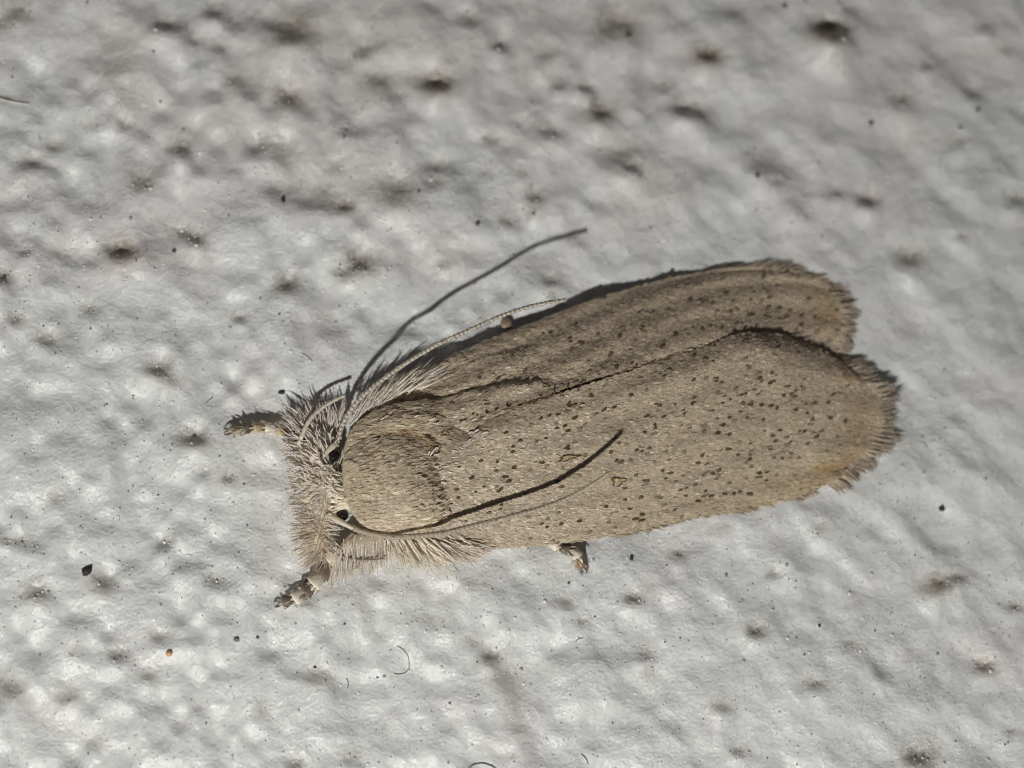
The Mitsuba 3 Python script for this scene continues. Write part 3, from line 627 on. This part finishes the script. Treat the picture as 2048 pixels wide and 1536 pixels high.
for key, pts, rr in (('antenna', [(640, 924, 78), (652, 906, 82), (664, 894, 82), (673, 886, 78)], [2, 3.5, 4, 5.5, 6.5, 5]), ('antenna_001', [(652, 1030, 74), (668, 1036, 82), (690, 1048, 84), (706, 1056, 82)], [2.5, 5, 6.2, 6, 5, 4.5])):
    p = spline(pts, 40)
    vv, ff = tube(p, np.interp(np.linspace(0, 1, 40), np.linspace(0, 1, len(rr)), rr), 14); add(part(key) + '__scape', vv, ff, 'm_scale', (.66, .58, .45))
# the dark spur beside the lower palp
vv, ff = tube(spline([(708, 1064, 60), (690, 1082, 52), (668, 1106, 44), (662, 1112, 40)], 20), np.linspace(5, 4, 20), 8)
add(part('spur'), vv, ff, 'm_scale', (.22, .16, .11), label='dark thin spur beside the palp')

# ------------------------------------------------------------------ legs: each tarsal segment a piece of its own
def leg(key, pts, rads, cuts, cols, seed, claw_dir, **lab):
    gen = np.random.default_rng(seed)
    p = spline(pts, 200); x = np.linspace(0, 1, 200); r = np.interp(x, np.linspace(0, 1, len(rads)), rads)
    if lab: labels[part(key)] = lab
    fl_p, fl_a, fl_n, fl_c = [], [], [], []
    for i in range(len(cuts) - 1):
        a, b = int(cuts[i] * 199), int(cuts[i + 1] * 199)
        m = max(6, (b - a) // 2); k = np.linspace(a, b, m).astype(int)
        flare = np.interp(np.linspace(0, 1, m), [0, .15, .8, 1], [.6, .72, 1.12, 1.2])
        vv, ff = tube(p[k], r[k] * flare, 14)
        col = np.asarray(cols[i % len(cols)])
        cc = np.repeat(col[None] * np.interp(np.linspace(0, 1, m), [0, .6, 1], [.6, 1, 1.5])[:, None], 14, 0)
        add(part(key) + '__tarsal_segment', vv, ff, 'm_scale', np.vstack([cc, cc[0], cc[-1]]))
        n = int(6 + .35 * (b - a)); j = gen.integers(a, b, n)
        tan = np.gradient(p, axis=0)[j]; ang = gen.uniform(0, 2 * np.pi, n)
        e1 = np.cross(tan, [0, 0, 1.0]); e1 /= np.linalg.norm(e1, axis=1, keepdims=True); e2 = np.cross(e1, tan); e2 /= np.linalg.norm(e2, axis=1, keepdims=True)
        no = e1 * np.cos(ang)[:, None] + e2 * np.sin(ang)[:, None]
        fl_p.append(p[j] + no * r[j][:, None] * .95); fl_a.append(tan); fl_n.append(no)
        fl_c.append(np.asarray(cols[(i + (0)) % len(cols)]) * (1 + gen.normal(0, .3, (n, 1))))
        # a collar of lifted scales at the end of the segment
        n2 = 12; j = np.full(n2, b - 4); ang = np.arange(n2) * 2 * np.pi / n2
        tan = np.gradient(p, axis=0)[j]
        e1 = np.cross(tan, [0, 0, 1.0]); e1 /= np.linalg.norm(e1, axis=1, keepdims=True); e2 = np.cross(e1, tan); e2 /= np.linalg.norm(e2, axis=1, keepdims=True)
        no = e1 * np.cos(ang)[:, None] + e2 * np.sin(ang)[:, None]
        fl_p.append(p[j] + no * r[j][:, None] * .9); fl_a.append(tan + no * .75 * np.linalg.norm(tan, axis=1, keepdims=True)); fl_n.append(no); fl_c.append(np.repeat([[.72, .65, .54]], n2, 0) * (1 + gen.normal(0, .15, (n2, 1))))
    P_, A_, N_, C_ = (np.vstack(q) for q in (fl_p, fl_a, fl_n, fl_c)); n = len(P_)
    vv, ff, who = flakes(P_, A_, N_, gen.normal(12, 2, n).clip(6), gen.normal(4.6, .8, n).clip(2.5), lift=.25)
    k = add(part(key) + '__scales', vv, ff, 'm_scale', np.clip(C_, .03, .9)[who], smooth=False); labels[k] = {'kind': 'stuff', 'label': 'lifted pale and brown scales'}
    end = p[-1]; cd = np.asarray(claw_dir, float); cd /= np.linalg.norm(cd); sd = np.array([-cd[1], cd[0], 0])
    for s in (-1, 1):
        c = spline([end, end + cd * 8 + sd * s * 5 + [0, 0, 1], end + cd * 15 + sd * s * 6 + [0, 0, -4], end + cd * 18 + sd * s * 3 + [0, 0, -9]], 14)
        vv, ff = tube(c, np.linspace(3.6, 1.0, 14), 8); add(part(key) + '__claw', vv, ff, 'm_glossy', (.12, .10, .09))
GOLD, PALE, BROWN = (.46, .36, .22), (.66, .59, .48), (.16, .122, .092)
leg('foreleg', [(612, 885, 40), (592, 874, 34), (557, 859, 27), (518, 855, 22), (478, 860, 17), (466, 862, 14)], [12, 11, 10, 10, 10, 7], [0, .2, .4, .57, .72, .86, 1], [BROWN, GOLD, PALE, GOLD, BROWN, (.40, .31, .2)], 71, (-1, .1, 0), label='golden banded foreleg reaching away from the head')
leg('foreleg_001', [(684, 1096, 40), (664, 1122, 36), (645, 1147, 31), (627, 1167, 27), (605, 1186, 23), (578, 1201, 17), (566, 1205, 13)], [17, 17, 16, 15, 15, 14, 8], [0, .22, .42, .56, .7, .85, 1], [PALE, BROWN, PALE, BROWN, PALE, BROWN], 72, (-1, .2, 0), label='brown and pale banded foreleg below the hairy palp')
leg('midleg', [(1085, 1072, 32), (1110, 1090, 28), (1134, 1098, 25), (1151, 1108, 22), (1158, 1120, 18), (1163, 1131, 14)], [8, 9, 10, 11, 11, 8], [0, .35, .58, .8, 1], [PALE, BROWN, PALE, (.32, .21, .13)], 73, (.35, 1, 0), label='short midleg showing under the wing edge')

# ------------------------------------------------------------------ grit, grains and fibres on the wall
def pebble(c, r, seed, n=7, m=10, rough=.22):
    vv, ff = ball((0, 0, 0), (1, 1, 1), n, m); gen = np.random.default_rng(seed)
    vv = vv * (1 + rough * (meshkit.noise(vv * 1.7 + seed * 3.1, seed)[:, None] - .5) * 2)
    return vv * np.asarray(r, float) + np.asarray(c, float), ff
gen = np.random.default_rng(81)
def place(n, choose):
    out = []
    while len(out) < n:
        q = choose()
        if -60 < q[0] < 2110 and -60 < q[1] < 1600: out.append(q)
    return np.array(out)
def anywhere():
    while True:
        u, v = gen.uniform(-50, 2100), gen.uniform(-50, 1590)
        if gen.random() < np.clip(.22 + v / 1150, 0, 1): return (u, v)
def by_pit():
    x, y, r, k, b = PITS[gen.integers(len(PITS))]
    return (x + gen.normal(0, r * 1.1), y + gen.normal(0, r * .9) + r * .3)
q = np.vstack([place(6000, anywhere), place(1500, by_pit)])
n = len(q)
size = np.exp(gen.normal(.30, .42, n)).clip(.8, 4.2)
ov, of = ball((0, 0, 0), (1, 1, 1), 4, 6)
hq = np.array([wall_h(*k) for k in q])
ell = np.column_stack([size * gen.uniform(.8, 1.3, n), size * gen.uniform(.8, 1.3, n), size * .45])
vv = (np.column_stack([q, hq + .5])[:, None] + ov[None] * ell[:, None]).reshape(-1, 3)
vv[:, 2] += 0
ff = (of[None] + (np.arange(n) * len(ov))[:, None, None]).reshape(-1, 4)
white = gen.random(n) < .35; size = np.where(white, size * 1.35, size)
tone = np.where(white[:, None], 0.86, .60 - .46 * gen.random((n, 1)) ** 2.6) * np.array([1, .97, .92])
qq = wall_xy(vv[:, 0], vv[:, 1], np.zeros(len(vv)))
k = add('dust', w3(qq[:, 0], qq[:, 1], vv[:, 2] / 1000), ff[:, ::-1], 'm_grit', np.repeat(tone, len(ov), 0), px=False)
labels[k] = {'kind': 'stuff', 'label': 'countless tiny dark dust specks scattered over the white wall', 'category': 'dust'}

def thing(key, v, f, bsdf, col, label, cat, group=None):
    lab = {'label': label, 'category': cat}
    if group: lab['group'] = group
    return add(key, v, f, bsdf, col, **lab)
def grit(x, y, rx, ry, tone, label, seed):
    vv, ff = pebble((x, y, wall_h(x, y) + rx * .4), (rx, ry, rx * .7), seed)
    thing('grit_speck', vv, ff, 'm_grit', tone, label, 'speck', 'dark specks of grit on the wall')
K = (.055, .052, .05); B = (.16, .14, .12)
for i, (x, y, rx, ry, t, l) in enumerate([
    (567, 401, 5, 9, K, 'black oval speck of grit on the wall far above the head of the moth'),
    (563, 785, 6.5, 4.5, K, 'black oblong speck just above the golden foreleg of the moth'),
    (1884, 1017, 7, 6.5, K, 'round black speck on the bare wall beyond the lower wing tip'),
    (955, 447, 5, 5, B, 'dark speck above the shadow of the upper antenna, near its middle'),
    (348, 502, 4.5, 4.5, B, 'small grey speck beside the dark brown hollow, above the golden foreleg'),
    (1515, 351, 5, 4.5, B, 'dark speck above the wing, the largest of a close pair'),
    (1257, 71, 7, 5, B, 'grey speck under the brown dirty hollow at the top edge of the wall view'),
    (1742, 246, 5, 6, B, 'dark speck below the two brown hollows high on the wall'),
    (1956, 219, 4, 7, B, 'narrow upright grey speck high on the wall near its edge in view'),
    (1570, 12, 5.5, 4.5, B, 'grey speck at the upper rim of view, before the darkest brown hollow'),
    (473, 1279, 6, 5, (.22, .22, .21), 'pale grey oval speck, larger of two below the brown and pale foreleg'),
    (515, 1275, 3.5, 3, B, 'little dark speck just beside the pale grey oval one below the foreleg'),
    (1639, 1251, 3.2, 3.2, K, 'tiny black dot on bare wall below the dark dotted wing'),
    (1263, 1056 + 60, 4, 6, K, 'black speck under the wing edge, a little past the midleg'),
    (630, 1334, 3.4, 3.4, K, 'tiny black dot at the dusty patch under the foreleg'),
]): grit(x, y, rx, ry, t, l, 100 + i)
vv, ff = pebble((338, 1307, wall_h(338, 1307) + 4), (7, 6.5, 5.5), 3, rough=.1)
thing('sand_grain', vv, ff, 'm_glossy', (.62, .36, .2), 'round orange brown grain of sand on the bare wall', 'grain')
vv, ff = pebble((1012, 647, max(wall_h(1012, 647), 0) + 9), (11.5, 12, 10), 4, 12, 16, .12)
thing('sand_grain', vv, ff, 'm_glossy', (.32, .24, .15), 'dull amber grain stuck between antenna and upper wing edge', 'grain')
def fibre(pts, r, col, label, lift=1.2):
    r, col = r * .72, np.asarray(col) * 1.1 + .22
    p = np.asarray(pts, float)
    q = spline(p, 40); q = np.column_stack([q, [wall_h(*k) + lift for k in q]])
    k = np.ones(9) / 9; z = np.convolve(np.pad(q[:, 2], 4, 'edge'), k, 'valid'); q[:, 2] = z + 1
    vv, ff = tube(q, np.interp(np.linspace(0, 1, 40), [0, .1, .9, 1], [r * .4, r, r, r * .4]), 6)
    thing('fibre', vv, ff, 'm_grit', col, label, 'fibre')
fibre([(793, 1292), (806, 1300), (817, 1317), (818, 1334), (810, 1346), (797, 1349), (786, 1346)], 1.5, (.20, .23, .19), 'thin grey green fibre curled like a hook below the moth')
fibre([(692, 1357), (696, 1366), (694, 1378)], 1.7, (.14, .14, .14), 'short dark curved fibre beside the dusty patch')
fibre([(938, 1538), (950, 1529), (964, 1527), (980, 1531), (992, 1538)], 2.0, (.07, .07, .06), 'dark arched fibre at the lower rim of view')
fibre([(1162, 1509), (1170, 1516), (1176, 1530)], 1.9, (.20, .20, .20), 'short grey fibre near the lower rim, past the arched one')
fibre([(1151, 1287), (1156, 1279), (1166, 1277)], 1.6, (.25, .24, .22), 'tiny bent grey fibre on the wall under the midleg')
fibre([(410, 811), (416, 803), (426, 795)], 1.5, (.34, .34, .32), 'faint straight fibre on the wall above the golden foreleg')
fibre([(603, 707), (613, 713), (625, 724)], 1.2, (.38, .37, .35), 'faint hair lying on the wall below the shadow of the antenna base')
fibre([(-20, 192), (4, 198), (30, 204), (58, 207)], 2.2, (.48, .42, .36), 'blurred tan splinter entering at the upper corner of the wall')
fibre([(1348, 360), (1354, 352), (1362, 350)], 1.4, (.2, .2, .2), 'bent dark fibre on the wall above the wing, near a grey hollow')
# a dark flake of dirt
gen = np.random.default_rng(3)
o = np.array([(163, 1140), (172, 1134), (184, 1132), (183, 1144), (176, 1151), (166, 1152)], float)
c = o.mean(0); hh0 = wall_h(*c)
vv = np.vstack([np.column_stack([o, hh0 + 2 + gen.uniform(0, 3, 6)]), np.column_stack([c + (o - c) * .7, hh0 + 8 + gen.uniform(0, 3, 6)]), [[*c, hh0 + 9]]])
ff = [[j, (j + 1) % 6, 6 + (j + 1) % 6] for j in range(6)] + [[j, 6 + (j + 1) % 6, 6 + j] for j in range(6)] + [[6 + j, 6 + (j + 1) % 6, 12] for j in range(6)]
thing('dirt_flake', vv, np.array(ff)[:, ::-1], 'm_grit', (.045, .042, .036), 'black angular flake of dirt beside a tan stain on the wall', 'flake')
